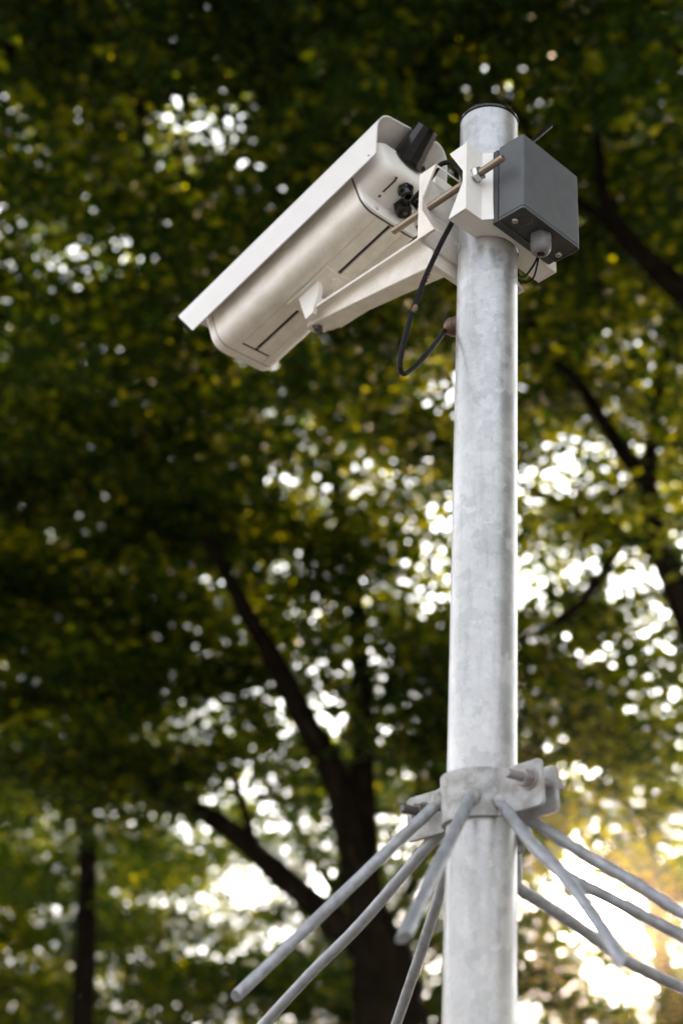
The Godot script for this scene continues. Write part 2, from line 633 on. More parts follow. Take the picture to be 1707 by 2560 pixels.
func build_bracket() -> void:
	var t := thing("camera_bracket", "white tapered wall bracket arm carrying the security camera", "bracket", clamp_frame())
	part("mounting_plate", [moved(prism(rrect(0.112, 0.152, 0.006, 4), 0, 0.009, 0.0012), Transform3D(Basis.IDENTITY, L(0, 0.0555, 0.0512)))], M.white_paint_weathered, t)
	# arm: flat flange above a deep tapering web
	var fl := [[-0.034, 0.0515], [-0.029, 0.08], [-0.029, 0.315]]
	for i in 9:
		var a := PI - PI * i / 8.0
		fl.append([cos(a) * 0.026, 0.318 + sin(a) * 0.028])
	fl += [[0.029, 0.315], [0.029, 0.08], [0.034, 0.0515]]
	var arm := [flat(fl, 0.0702, 0.0752, 0.0012)]
	var rings := []
	for k in 13:
		var f := k / 12.0
		var p := lerpf(0.0515, 0.343, f)
		var lo := lerpf(0.0195, 0.0662, pow(f, 0.92))
		var hw := lerpf(0.0150, 0.0118, f) * (1.0 if k < 12 else 0.75)
		var hi := 0.0712
		var fil := minf(0.014, (hi - lo) * 0.75)
		var ring := PackedVector3Array()
		for i in 6:
			var a := PI / 2 * i / 5.0
			ring.append(L(-hw - 0.011 * (1.0 - sin(a)), hi - fil * (1.0 - cos(a)), p))
		ring.append(L(-hw - 0.0002, lo + 0.0012, p)); ring.append(L(-hw + 0.0008, lo + 0.0002, p)); ring.append(L(0, lo, p)); ring.append(L(hw - 0.0008, lo + 0.0002, p)); ring.append(L(hw + 0.0002, lo + 0.0012, p))
		for i in 6:
			var a := PI / 2 * (5 - i) / 5.0
			ring.append(L(hw + 0.011 * (1.0 - sin(a)), hi - fil * (1.0 - cos(a)), p))
		rings.append(ring)
	arm.append(loft(rings))
	# rounded nose of the arm
	arm.append(lathe([[0.0001, 0.0655], [0.011, 0.0655], [0.0125, 0.067], [0.0125, 0.0715], [0.0001, 0.0715]], 20, Transform3D(Basis.IDENTITY, L(0, 0, 0.338))))
	part("arm", arm, M.white_paint_weathered, t)
	# pivot bolt under the nose
	var b := Vector3(0, -1, 0)
	part("pivot_bolt", [disc(0.0088, 0.0014, along(L(0, 0.0662, 0.332), b)), hexnut(0.0125, 0.0062, along(L(0, 0.0648, 0.332), b), 0.2)], M.dull_bolt, t)

# frame of the housing: x right across, y up out of the bottom, -z towards the lens
func housing_frame() -> Transform3D:
	var d := Vector3(-0.65411068, -0.35199953, -0.66950396)
	var l := Vector3(0.70077012, 0.05115066, -0.71155102)
	var n := Vector3(-0.28471119, 0.93460149, -0.21321256)
	return Transform3D(Basis(l, n, -d).orthonormalized(), Vector3(-0.04613505, 2.73644591, -1.75315884))

# extrude a polygon in (l, n) from d0 back to d1 (d0 > d1)
func hex(poly: PackedVector2Array, d0: float, d1: float, bevel := 0.0) -> PackedVector3Array:
	return prism(poly, -d0, -d1, bevel)

func body_poly(hw: float, n0: float, n1: float, r: float, slot := 0) -> PackedVector2Array:
	var o := PackedVector2Array()
	var seg := 8
	var cs := [Vector2(hw - r, n1 - r), Vector2(-hw + r, n1 - r), Vector2(-hw + r, n0 + r), Vector2(hw - r, n0 + r)]
	for k in 4:
		for i in seg + 1:
			var a := PI / 2 * (k + float(i) / seg)
			o.append(cs[k] + Vector2(cos(a), sin(a)) * r)
		if k == 2:
			if slot == 1:
				for s in [-0.0281, 0.0, 0.0281]:
					var w := 0.0034 if s == 0.0 else 0.00045
					var dp := 0.0035 if s == 0.0 else 0.0014
					o.append(Vector2(s - w, n0)); o.append(Vector2(s - w, n0 + dp)); o.append(Vector2(s + w, n0 + dp)); o.append(Vector2(s + w, n0))
			elif slot == 2:
				o.append(Vector2(-0.0281, n0)); o.append(Vector2(-0.0281, n0 + 0.0035)); o.append(Vector2(0.0281, n0 + 0.0035)); o.append(Vector2(0.0281, n0))
			elif slot == 3:
				for s in [-0.0281, 0.0281]:
					var w := 0.00045
					o.append(Vector2(s - w, n0)); o.append(Vector2(s - w, n0 + 0.0014)); o.append(Vector2(s + w, n0 + 0.0014)); o.append(Vector2(s + w, n0))
	return o

func ring_of(poly: PackedVector2Array, d: float, sx: float, sy: float, c := Vector2(0, 0.05)) -> PackedVector3Array:
	var o := PackedVector3Array()
	for a in poly:
		var b := c + (a - c) * Vector2(sx, sy)
		o.append(Vector3(b.x, b.y, -d))
	return o

func build_camera() -> void:
	var t := thing("security_camera", "white security camera housing with sun shield above its rounded body", "security camera", housing_frame())
	var HW := 0.0585
	var N1 := 0.1005
	var R := 0.0215
	# body in three lengths so that the slot and its cross end are real recesses
	part("body", [hex(body_poly(HW, 0.0, N1, R, 1), 0.1435, -0.1412), hex(body_poly(HW, 0.0, N1, R, 2), 0.1475, 0.1435), hex(body_poly(HW, 0.0, N1, R, 3), 0.1622, 0.1475)], M.white_paint_weathered, t, 30)
	part("slide_channel", [bx(Vector3(0, 0.0027, -0.0015), Vector3(0.0066, 0.0014, 0.28), 0.0002), bx(Vector3(0, 0.0027, -0.1455), Vector3(0.0558, 0.0014, 0.0038), 0.0002)], M.gasket_black, t)
	part("gasket", [hex(body_poly(HW - 0.0009, 0.0009, N1 - 0.001, R - 0.001), 0.1638, 0.1622)], M.gasket_black, t, 30)
	part("gasket", [hex(body_poly(HW + 0.0002, -0.0002, N1, R), -0.1412, -0.1432)], M.gasket_black, t, 30)
	# front cap, drawn in towards the window
	var bp := body_poly(HW, 0.0, N1, R)
	var fr := []
	for a in [[0.1638, 1.0], [0.1705, 1.0], [0.1745, 0.985], [0.1768, 0.955], [0.1778, 0.90]]:
		fr.append(ring_of(bp, a[0], a[1], a[1]))
	part("front_cap", [loft(fr)], M.white_paint_weathered, t, 50)
	part("front_window", [hex(body_poly(0.043, 0.017, 0.084, 0.014), 0.1786, 0.1774)], M.window_glass, t)
	# rear cap: a lip all round, then the upper part reaching back over a cut-away
	var rc := [hex(body_poly(HW, 0.0, N1, R), -0.1432, -0.1478, 0.0008)]
	var up := body_poly(HW - 0.0003, 0.030, N1 - 0.0003, 0.0205)
	var c2 := Vector2(0, 0.066)
	var rr := []
	for a in [[-0.1470, 1.0, 1.0], [-0.172, 1.0, 1.0], [-0.182, 0.995, 0.99], [-0.190, 0.975, 0.955], [-0.196, 0.93, 0.885], [-0.200, 0.86, 0.78], [-0.2015, 0.77, 0.66]]:
		rr.append(ring_of(up, a[0], a[1], a[2], c2))
	rc.append(loft(rr))
	part("rear_cap", rc, M.white_paint, t, 50)
	# screws in the step of the rear cap
	for s in [[-0.0335, 0.0085], [0.0235, 0.0085]]:
		part("screw", [lathe([[0.0001, 0], [0.0036, 0], [0.0036, 0.0008], [0.0026, 0.0018], [0.0012, 0.0019], [0.0011, 0.0012], [0.0001, 0.0012]], 16, along(Vector3(s[0], s[1], 0.1477), Vector3(0, 0, 1)))], M.steel_screw, t)
	# underside panel of the rear cap: slot, two blind holes and two black glands
	var dn := Vector3(0, -1, 0)
	part("vent_slot", [bx(Vector3(-0.0288, 0.0298, 0.1775), Vector3(0.0028, 0.0012, 0.026), 0.0002)], M.gasket_black, t)
	for z in [0.1565, 0.1965 - 0.004]:
		part("blind_hole", [disc(0.0021, 0.0008, along(Vector3(-0.0275 if z < 0.17 else -0.0305, 0.0302, z), dn), 14, 0.0001)], M.gasket_black, t)
	var g1 := Vector3(-0.0060, 0.0300, 0.1865)
	part("cable_gland", [hexnut(0.0205, 0.008, along(g1, dn), 0.4), lathe([[0.0001, 0.007], [0.0094, 0.007], [0.0094, 0.012], [0.0084, 0.0165], [0.0062, 0.0182], [0.0050, 0.0182], [0.0046, 0.013], [0.0001, 0.013]], 24, along(g1, dn))], M.black_plastic, t)
	var g2 := Vector3(0.0125, 0.0300, 0.1630)
	part("cable_gland", [hexnut(0.0235, 0.007, along(g2, dn), 0.1), lathe([[0.0001, 0.006], [0.0116, 0.006], [0.0116, 0.016], [0.0106, 0.0172], [0.0001, 0.0172]], 28, along(g2, dn))], M.black_plastic, t)
	part("plug_screw", [lathe([[0.0001, 0.0170], [0.0034, 0.0170], [0.0034, 0.0181], [0.0020, 0.0184], [0.0016, 0.0178], [0.0001, 0.0178]], 16, along(g2, dn))], M.brown_grommet, t)
	var g3 := Vector3(0.0250, 0.0300, 0.1840)
	part("cable_gland", [hexnut(0.0205, 0.008, along(g3, dn), 0.7), lathe([[0.0001, 0.007], [0.0094, 0.007], [0.0094, 0.013], [0.0080, 0.0175], [0.0001, 0.0180]], 24, along(g3, dn))], M.black_plastic, t)
	# black tapered plug on the back
	var ax := Vector3(0, 0.415, 0.91).normalized()
	var px := along(Vector3(0.0055, 0.0845, 0.2035) - ax * 0.006, ax)
	part("tapered_plug", [lathe([[0.0001, 0.0], [0.0250, 0.0], [0.0250, 0.0042], [0.0238, 0.0046], [0.0226, 0.019], [0.0216, 0.0198], [0.0188, 0.0500], [0.0180, 0.0560], [0.0168, 0.0570], [0.0150, 0.0560], [0.0001, 0.0555]], 12, px)], M.black_plastic, t, 20)
	part("plug_lock", [bx(Vector3(0.0285, 0.0800, 0.2050), Vector3(0.012, 0.011, 0.010), 0.002)], M.black_plastic, t)
	# sun shield: folded sheet with slanted ends
	var prof := []
	var S := 0.0758
	prof.append(Vector2(-S, 0.0440))
	prof.append(Vector2(-S, 0.070))
	for i in 10:
		var a := PI - PI / 2 * i / 9.0
		prof.append(Vector2(-0.0448 + cos(a) * 0.0310, 0.0815 + sin(a) * 0.0310))
	for i in 10:
		var a := PI / 2 - PI / 2 * i / 9.0
		prof.append(Vector2(0.0518 + cos(a) * 0.0240, 0.0995 + sin(a) * 0.0240))
	prof.append(Vector2(S, 0.075))
	prof.append(Vector2(S, 0.0480))
	var inn := []
	for k in prof.size():
		var v: Vector2 = prof[k]
		# inner face: stepped in square to the sheet
		var pa: Vector2 = prof[maxi(k - 1, 0)]
		var pb: Vector2 = prof[mini(k + 1, prof.size() - 1)]
		var tg := (pb - pa).normalized()
		inn.append(v + Vector2(tg.y, -tg.x) * 0.0019)
	var loop := PackedVector2Array()
	for v in prof:
		loop.append(v)
	for k in range(inn.size() - 1, -1, -1):
		loop.append(inn[k])
	var r0 := PackedVector3Array()
	var r1 := PackedVector3Array()
	for v in loop:
		var sl := (v.y - 0.0440) * 0.43
		r0.append(Vector3(v.x, v.y, -(0.1925 + sl)))
		r1.append(Vector3(v.x, v.y, 0.2 + sl))
	var sh := PackedVector3Array()
	var nn := loop.size()
	for i in nn:
		var j := (i + 1) % nn
		sh.append_array([r0[i], r0[j], r1[j], r0[i], r1[j], r1[i]])
	var half := prof.size()
	for i in half - 1:
		var a := i
		var b := i + 1
		var c := nn - 2 - i
		var d := nn - 1 - i
		sh.append_array([r0[a], r0[c], r0[b], r0[a], r0[d], r0[c]])
		sh.append_array([r1[a], r1[b], r1[c], r1[a], r1[c], r1[d]])
	part("sun_shield", [orient(sh)], M.white_shield_paint, t, 40)
	part("shield_dot", [disc(0.0012, 0.0006, along(Vector3(-S - 0.0003, 0.0505, 0.189), Vector3(-1, 0, 0)), 10, 0.0002)], M.dull_bolt, t)  # small dark disc for the hole near the lower rear corner
	for z in [-0.06, 0.09]:
		part("shield_spacer", [bx(Vector3(0, 0.1085, z), Vector3(0.03, 0.0150, 0.03), 0.001)], M.white_paint, t)
	# slide plate and swivel under the body
	part("slide_plate", [moved(prism(rrect(0.0535, 0.0855, 0.002, 3), 0.0, 0.0034, 0.0006), Transform3D(Basis(Vector3.RIGHT, Vector3(0, 0, 1), Vector3(0, -1, 0)), Vector3(-0.0002, -0.0002, -0.0062)))], M.white_paint_weathered, t)
	part("plate_screw", [lathe([[0.0001, 0], [0.0066, 0], [0.0068, 0.0022], [0.0060, 0.0036], [0.0001, 0.0044]], 22, along(Vector3(0.0024, -0.0036, 0.0240), dn))], M.white_paint_weathered, t)
	var sw := []
	for s in [-1.0, 1.0]:
		var cheek := PackedVector2Array()
		for a in [[0.0305, -0.0036], [-0.0095, -0.0036], [-0.0095, -0.0130], [-0.0070, -0.0200], [-0.0010, -0.0285], [0.0090, -0.0385], [0.0150, -0.0470], [0.0300, -0.0470], [0.0305, -0.0300]]:
			cheek.append(Vector2(a[0], a[1]))
		# (d, n) plane, extruded across
		sw.append(orient(prism(cheek, -0.0045, 0.0045, 0.0010, Transform3D(Basis(Vector3(0, 0, -1), Vector3(0, 1, 0), Vector3(1, 0, 0)), Vector3(s * 0.0165, 0, 0)))))
	sw.append(bx(Vector3(0, -0.0200, -0.0235), Vector3(0.0295, 0.032, 0.012), 0.001))
	sw.append(lathe([[0.0001, -0.0120], [0.0120, -0.0120], [0.0120, 0.0120], [0.0001, 0.0120]], 24, along(Vector3(0, -0.0265, -0.0120), Vector3(1, 0, 0))))
	part("swivel", sw, M.white_paint, t)

func build_junction_box() -> void:
	var psi := 0.7372
	var tq := -0.0453
	var tp := 0.0498
	var p := Vector3(-sin(psi), 0, -cos(psi))
	var q := Vector3(cos(psi), 0, -sin(psi))
	var m := Basis(p, tp) * Basis(q, tq)
	var b := Basis(m * q, m * Vector3.UP, -(m * p))
	var W := 0.1105
	var H := 0.1159
	var D := 0.0408
	# origin at the lower front left corner of the cover
	var t := thing("junction_box", "dark grey junction box with cable gland, mounted on the clamp", "junction box", Transform3D(b.orthonormalized(), Vector3(0.1982, 2.6489, -1.411)))
	var cx := W / 2
	# cover: rounded upright edges (polygon in q,p extruded upwards)
	var poly := []
	for v in rrect(W, D, 0.0042, 5):
		poly.append([v.x + cx, v.y + D / 2])
	part("cover", [flat(poly, 0.0031, H, 0.0012)], M.grey_powder_coat, t)
	# lower rim with the recessed bottom panel
	var rim := []
	var o := PackedVector2Array()
	var i_ := PackedVector2Array()
	for v in rrect(W, D, 0.0042, 5):
		o.append(v + Vector2(cx, D / 2))
	for v in rrect(W - 0.0030, D - 0.0030, 0.0032, 5):
		i_.append(v + Vector2(cx, D / 2))
	var s := PackedVector3Array()
	var n := o.size()
	var y0 := -0.0012
	var y1 := 0.0019
	for k in n:
		var j := (k + 1) % n
		var oa := Vector3(o[k].x, y0, -o[k].y)
		var ob := Vector3(o[j].x, y0, -o[j].y)
		var oc := Vector3(o[j].x, y1, -o[j].y)
		var od := Vector3(o[k].x, y1, -o[k].y)
		var ia := Vector3(i_[k].x, y0, -i_[k].y)
		var ib := Vector3(i_[j].x, y0, -i_[j].y)
		var ic := Vector3(i_[j].x, y1, -i_[j].y)
		var id := Vector3(i_[k].x, y1, -i_[k].y)
		s.append_array([oa, oc, ob, oa, od, oc, ia, ib, ic, ia, ic, id, oa, ob, ib, oa, ib, ia, od, ic, oc, od, id, ic])
	part("lower_rim", [orient(s)], M.grey_powder_coat, t)
	var inn := []
	for v in rrect(W - 0.0032, D - 0.0032, 0.0032, 5):
		inn.append([v.x + cx, v.y + D / 2])
	part("bottom_panel", [flat(inn, 0.0008, 0.0030, 0.0001)], M.dark_grey_plastic, t)
	var bk := []
	for v in rrect(W - 0.0016, 0.009, 0.002, 3):
		bk.append([v.x + cx, v.y + D + 0.0049])
	part("base", [flat(bk, -0.0002, H - 0.001, 0.0008)], M.dark_grey_plastic, t)
	var dn := Vector3(0, -1, 0)
	for a in [[0.0135, 0.0245], [0.1000, 0.0265]]:
		part("screw", [lathe([[0.0001, 0], [0.0042, 0], [0.0043, 0.0030], [0.0036, 0.0040], [0.0024, 0.0041], [0.0020, 0.0024], [0.0001, 0.0024]], 20, along(Vector3(a[0], 0.0008, -a[1]), dn))], M.steel_screw, t)
	# knock-out ring with rust on its edge
	var kn := []
	var ku := []
	for k in 25:
		var a := TAU * k / 24.0
		kn.append(Vector3(0.0245 + cos(a) * 0.0072, 0.0007, -0.0155 + sin(a) * 0.0072))
	part("knockout", [tube(kn, [0.0004], 6)], M.dark_grey_plastic, t)
	for k in 9:
		var a := lerpf(-0.9, 1.7, k / 8.0)
		ku.append(Vector3(0.0245 + cos(a) * 0.0072, 0.0005, -0.0155 + sin(a) * 0.0072))
	part("rust_mark", [tube(ku, [0.0004, 0.0009, 0.0006, 0.0011, 0.0007, 0.0012, 0.0010, 0.0006, 0.0003], 6)], M.rust_dirt, t)
	# gland with dome nut
	var g := Vector3(0.0590, 0.0006, -0.0215)
	part("gland", [hexnut(0.0250, 0.0120, along(g, dn), 0.2), lathe([[0.0001, 0.0115], [0.0132, 0.0115], [0.0132, 0.0155], [0.0126, 0.0205], [0.0106, 0.0250], [0.0078, 0.0276], [0.0050, 0.0282], [0.0046, 0.021], [0.0001, 0.021]], 26, along(g, dn))], M.grey_nylon, t)
	# black whip aerial at the back
	part("aerial", [tube([Vector3(0.0205, H - 0.005, -0.030), Vector3(0.0350, H + 0.015, -0.030), Vector3(0.0930, H + 0.095, -0.030), Vector3(0.0945, H + 0.097, -0.030), Vector3(0.0952, H + 0.098, -0.030)], [0.0032, 0.0032, 0.0032, 0.0026, 0.0014], 12)], M.black_rubber, t)

func build_cables() -> void:
	var c := thing("camera_cable", "black cable looping from the camera down to a grommet in the pole", "cable")
	part("sheath", [tube(curve([Vector3(0.0700, 2.7500, -1.5500), Vector3(0.0860, 2.7600, -1.5300), Vector3(0.0985, 2.7717, -1.5105), Vector3(0.1047, 2.7782, -1.5059), Vector3(0.1159, 2.7781, -1.5023), Vector3(0.1263, 2.7670, -1.4996), Vector3(0.1329, 2.7465, -1.4953), Vector3(0.1312, 2.7092, -1.4875), Vector3(0.1178, 2.6630, -1.4714), Vector3(0.1053, 2.6250, -1.4570), Vector3(0.0935, 2.5863, -1.4443), Vector3(0.0839, 2.5541, -1.4356), Vector3(0.0754, 2.5212, -1.4289), Vector3(0.0670, 2.4871, -1.4237), Vector3(0.0605, 2.4519, -1.4199), Vector3(0.0571, 2.4269, -1.4185), Vector3(0.0590, 2.4157, -1.4217), Vector3(0.0655, 2.4202, -1.4316), Vector3(0.0777, 2.4414, -1.4495), Vector3(0.0930, 2.4768, -1.4768), Vector3(0.1067, 2.5115, -1.5052), Vector3(0.1152, 2.5400, -1.5312), Vector3(0.1260, 2.5490, -1.5340)], 0.008), [0.0033], 12)], M.cable_sheath, c)
	# crusts of old cobweb and dirt on the cable
	for b in [[Vector3(0.0712, 2.4990, -1.4228), 0.0036], [Vector3(0.0722, 2.5020, -1.4225), 0.0028], [Vector3(0.0700, 2.4965, -1.4215), 0.0026], [Vector3(0.0905, 2.5660, -1.4380), 0.0014], [Vector3(0.0885, 2.5590, -1.4370), 0.0017], [Vector3(0.0870, 2.5530, -1.4345), 0.0016], [Vector3(0.0858, 2.5480, -1.4350), 0.0012]]:
		var s := PackedVector3Array()
		var rr := []
		for k in 5:
			rr.append([b[1] * sin(PI * (k + 0.05) / 4.1), b[1] * (1.0 - cos(PI * (k + 0.05) / 4.1))])
		s = lathe(rr, 7, along(b[0], Vector3(0.4, 1, 0.3)))
		for i in s.size():
			var h := sin(s[i].x * 9100.0 + s[i].y * 7700.0)
			s[i] += Vector3(h, -h, h * 0.5) * 0.00035
		part("dirt_crust", [s], M.rust_dirt, c)
	var w := thing("earth_wire", "black and yellow-green wires hanging under the junction box", "wire")
	part("black_strand", [tube(curve([Vector3(0.2265, 2.6330, -1.4560), Vector3(0.2254, 2.6230, -1.4662), Vector3(0.2236, 2.6203, -1.4845), Vector3(0.2194, 2.6177, -1.5002), Vector3(0.2151, 2.6194, -1.5166), Vector3(0.2115, 2.6296, -1.5343), Vector3(0.2096, 2.6523, -1.5573), Vector3(0.200, 2.675, -1.575)], 0.004), [0.0014], 8)], M.cable_sheath, w)
	part("black_strand", [tube(curve([Vector3(0.2262, 2.6330, -1.4580), Vector3(0.2262, 2.6201, -1.4800), Vector3(0.2256, 2.6171, -1.5150), Vector3(0.2169, 2.6173, -1.5287), Vector3(0.2114, 2.6273, -1.5409), Vector3(0.2080, 2.6454, -1.5546), Vector3(0.200, 2.665, -1.570)], 0.004), [0.0013], 8)], M.cable_sheath, w)
	part("green_strand", [tube(curve([Vector3(0.2190, 2.6204, -1.5180), Vector3(0.2163, 2.6209, -1.5245), Vector3(0.2122, 2.6296, -1.5352), Vector3(0.2142, 2.6506, -1.5559), Vector3(0.2129, 2.6704, -1.5668), Vector3(0.2050, 2.6893, -1.5749)], 0.004), [0.0017], 8)], M.green_sleeve, w)

func build_spike_collar() -> void:
	var t := thing("spike_collar", "galvanised two-part clamp collar with splayed spike rods below the camera", "anti-climb collar", Transform3D(Basis.IDENTITY, Vector3(POLE.x, 1.9475, POLE.z)))
	var a := deg_to_rad(38.0)
	var m := Vector3(-cos(a), 0, sin(a))
	var tilt := Basis(m, deg_to_rad(4.0))
	var fr := Transform3D(Basis(tilt * Vector3(sin(a), 0, cos(a)), tilt * Vector3.UP, m), Vector3.ZERO)
	for s in [1.0, -1.0]:
		# half band, outline seen from above as (x, depth), and its two ears
		var e0 := 0.0120
		var loop := []
		var g0 := asin(e0 / 0.0440)
		var g1 := asin(e0 / 0.0386)
		for i in 29:
			var g := lerpf(g0, PI - g0, i / 28.0)
			loop.append([cos(g) * 0.0440, -sin(g) * 0.0440 * s])
		for i in 29:
			var g := lerpf(PI - g1, g1, i / 28.0)
			loop.append([cos(g) * 0.0386, -sin(g) * 0.0386 * s])
		var band := part("half_band", [moved(flat(loop, -0.0262, 0.0262, 0.0010), fr)], M.galvanised_steel, t)
		for r in [1.0, -1.0]:
			var reach := 0.1015 if r < 0.0 else (0.1035 if s > 0.0 else 0.0960)
			var w := reach - 0.0385
			var z0 := e0 if s > 0.0 else -e0 - 0.0055
			var ear := prism(rrect(w, 0.0490, 0.0055, 4), z0, z0 + 0.0055, 0.0010, Transform3D(Basis.IDENTITY, Vector3(r * (0.0385 + w / 2), -0.0028, 0)))
			# fillet that carries the ear into the band
			var web := prism(PackedVector2Array([Vector2(0.0405 * r, -0.0255), Vector2(0.0405 * r, 0.0255), Vector2(0.047 * r, 0.0228), Vector2(0.056 * r, 0.0210), Vector2(0.056 * r, -0.0255)]), z0 + 0.0004, z0 + 0.0051, 0.0004)
			part("ear", [moved(ear, fr), moved(orient(web), fr)], M.galvanised_steel, band)
	for s in [1.0, -1.0]:
		var x := 0.0869 if s > 0.0 else -0.0732
		var y := 0.0027 if s > 0.0 else 0.0000
		var bm: Material = M.weathered_bolt if s > 0.0 else M.dull_bolt
		var d := Vector3(0, 0, 1)
		var nut_at := Vector3(x, y, 0.0176)
		part("bolt", [moved(lathe([[0.0001, -0.048], [0.0050, -0.048], [0.0050, 0.0300], [0.0038, 0.0318], [0.0001, 0.0318]], 18, along(nut_at, d)), fr)], bm, t)
		part("bolt_washer", [moved(disc(0.0122, 0.0020, along(nut_at, d), 24), fr)], bm, t)
		part("bolt_nut", [moved(hexnut(0.0172, 0.0095, along(nut_at + d * 0.0020, d), 0.25), fr)], bm, t)
		part("bolt_head", [moved(hexnut(0.0172, 0.0065, along(Vector3(x, y, -0.0176), -d), 0.5), fr)], bm, t)
	var rods := [
		[Vector3(-0.0400, 1.9520, -0.0070), Vector3(-0.0770, 1.9147, -0.0136), Vector3(-0.1461, 1.8444, -0.0258), Vector3(-0.2059, 1.7832, -0.0363), Vector3(-0.2490, 1.7400, -0.0439)],
		[Vector3(-0.0140, 1.9485, 0.0380), Vector3(-0.0359, 1.8983, 0.0987), Vector3(-0.0602, 1.8443, 0.1653), Vector3(-0.0943, 1.7675, 0.2591)],
		[Vector3(0.0134, 1.9430, 0.0367), Vector3(0.0359, 1.8904, 0.0987), Vector3(0.0581, 1.8481, 0.1596), Vector3(0.0770, 1.8034, 0.2116), Vector3(0.0939, 1.7570, 0.2579)],
		[Vector3(0.0375, 1.9328, 0.0200), Vector3(0.0509, 1.9237, 0.0270), Vector3(0.0994, 1.8882, 0.0529), Vector3(0.1509, 1.8525, 0.0802), Vector3(0.1868, 1.8260, 0.0993), Vector3(0.2336, 1.7917, 0.1242)],
		[Vector3(0.0401, 1.9195, 0.0014), Vector3(0.0832, 1.8775, 0.0029), Vector3(0.1316, 1.8544, 0.0046), Vector3(0.1655, 1.8381, 0.0058), Vector3(0.2088, 1.8177, 0.0073), Vector3(0.2656, 1.7916, 0.0093)],
		[Vector3(0.0388, 1.9131, -0.0206), Vector3(0.0402, 1.8752, -0.0214), Vector3(0.0420, 1.8641, -0.0223), Vector3(0.0726, 1.8495, -0.0386), Vector3(0.1058, 1.8347, -0.0562), Vector3(0.1480, 1.8131, -0.0787), Vector3(0.1721, 1.8021, -0.0915), Vector3(0.2397, 1.7821, -0.1275), Vector3(0.2870, 1.7708, -0.1526)],
		[Vector3(-0.0300, 1.9310, -0.0330), Vector3(-0.0558, 1.9051, -0.0620), Vector3(-0.1206, 1.8324, -0.1340), Vector3(-0.1717, 1.7840, -0.1907), Vector3(-0.2245, 1.7291, -0.2493), Vector3(-0.2517, 1.7009, -0.2795)],
		[Vector3(-0.0090, 1.9540, -0.0420), Vector3(-0.0184, 1.9184, -0.0866), Vector3(-0.0289, 1.8798, -0.1362), Vector3(-0.0463, 1.8138, -0.2176), Vector3(-0.0665, 1.7422, -0.3127), Vector3(-0.0772, 1.7056, -0.3630)]]
	var wob := noise(30.0, 77)
	for r in rods:
		var pts := []
		for v in r:
			pts.append(v - Vector3(0, 1.9475, 0))
		var cv := curve(pts, 0.006)
		var rad := []
		for k in cv.size():
			rad.append(0.0064 * (1.0 + 0.06 * wob.get_noise_3dv(cv[k])))
		var soup := tube(cv, rad, 14)
		# slanting saw cut at the free end
		var tip: Vector3 = cv[cv.size() - 1]
		var dv: Vector3 = (tip - cv[cv.size() - 2]).normalized()
		var sd := dv.cross(Vector3(0.3, 1, 0.2)).normalized()
		for k in soup.size():
			if (soup[k] - tip).dot(dv) > -0.0001:
				soup[k] += dv * (soup[k] - tip).dot(sd) * 0.9
		var rod := part("spike_rod", [soup], M.galvanised_rod, t)
		# weld bead where the rod meets the band
		var bead := lathe([[0.0001, -0.006], [0.0075, -0.0055], [0.0104, 0.0], [0.0092, 0.005], [0.0068, 0.0095], [0.0001, 0.0098]], 16, along(pts[0] + (pts[1] - pts[0]).normalized() * 0.005, pts[1] - pts[0]))
		for k in bead.size():
			var h := wob.get_noise_3dv(bead[k] * 12.0)
			bead[k] += Vector3(h, -h, h) * 0.0034
		part("weld", [bead], M.galvanised_steel, rod, 80)

# ---------------------------------------------------------------- trees
func leaf_cluster(seed_: int) -> ArrayMesh:
	var r := RandomNumberGenerator.new()
	r.seed = seed_
	var sets := [PackedVector3Array(), PackedVector3Array(), PackedVector3Array()]
	for i in 20:
		var f := i / 19.0
		var base := Vector3((f - 0.5) * 0.46, r.randf_range(-0.10, 0.10), r.randf_range(-0.16, 0.16))
		var b := Basis.from_euler(Vector3(r.randf_range(-0.45, 0.45), r.randf() * TAU, r.randf_range(-0.45, 0.45)))
		var len := r.randf_range(0.055, 0.090)
		var w := len * r.randf_range(0.36, 0.46)
		var e := len * 0.12
		var pts := [Vector3(0, 0, 0), Vector3(len * 0.28, e, w), Vector3(len * 0.66, e, w * 0.72), Vector3(len, -e * 0.6, 0), Vector3(len * 0.66, e, -w * 0.72), Vector3(len * 0.28, e, -w)]
		var k := r.randf()
		var s: PackedVector3Array = sets[0 if k < 0.70 else (1 if k < 0.98 else 2)]
		for t in [[0, 1, 2], [0, 2, 3], [0, 3, 4], [0, 4, 5]]:
			for q in t:
				s.append(base + b * pts[q])
		sets[0 if k < 0.70 else (1 if k < 0.98 else 2)] = s
	var m := ArrayMesh.new()
	var names := ["leaf_green", "leaf_yellow_green", "leaf_turning"]
	for c in 3:
		var s: PackedVector3Array = sets[c]
		if s.size() == 0:
			continue
		var nn := PackedVector3Array()
		for i in range(0, s.size(), 3):
			var f := (s[i + 2] - s[i]).cross(s[i + 1] - s[i]).normalized()
			nn.append(f); nn.append(f); nn.append(f)
		var arr := []
		arr.resize(Mesh.ARRAY_MAX)
		arr[Mesh.ARRAY_VERTEX] = s
		arr[Mesh.ARRAY_NORMAL] = nn
		m.add_surface_from_arrays(Mesh.PRIMITIVE_TRIANGLES, arr)
		m.surface_set_material(m.get_surface_count() - 1, M[names[c]])
	return m

var clusters := []
var gap := FastNoiseLite.new()

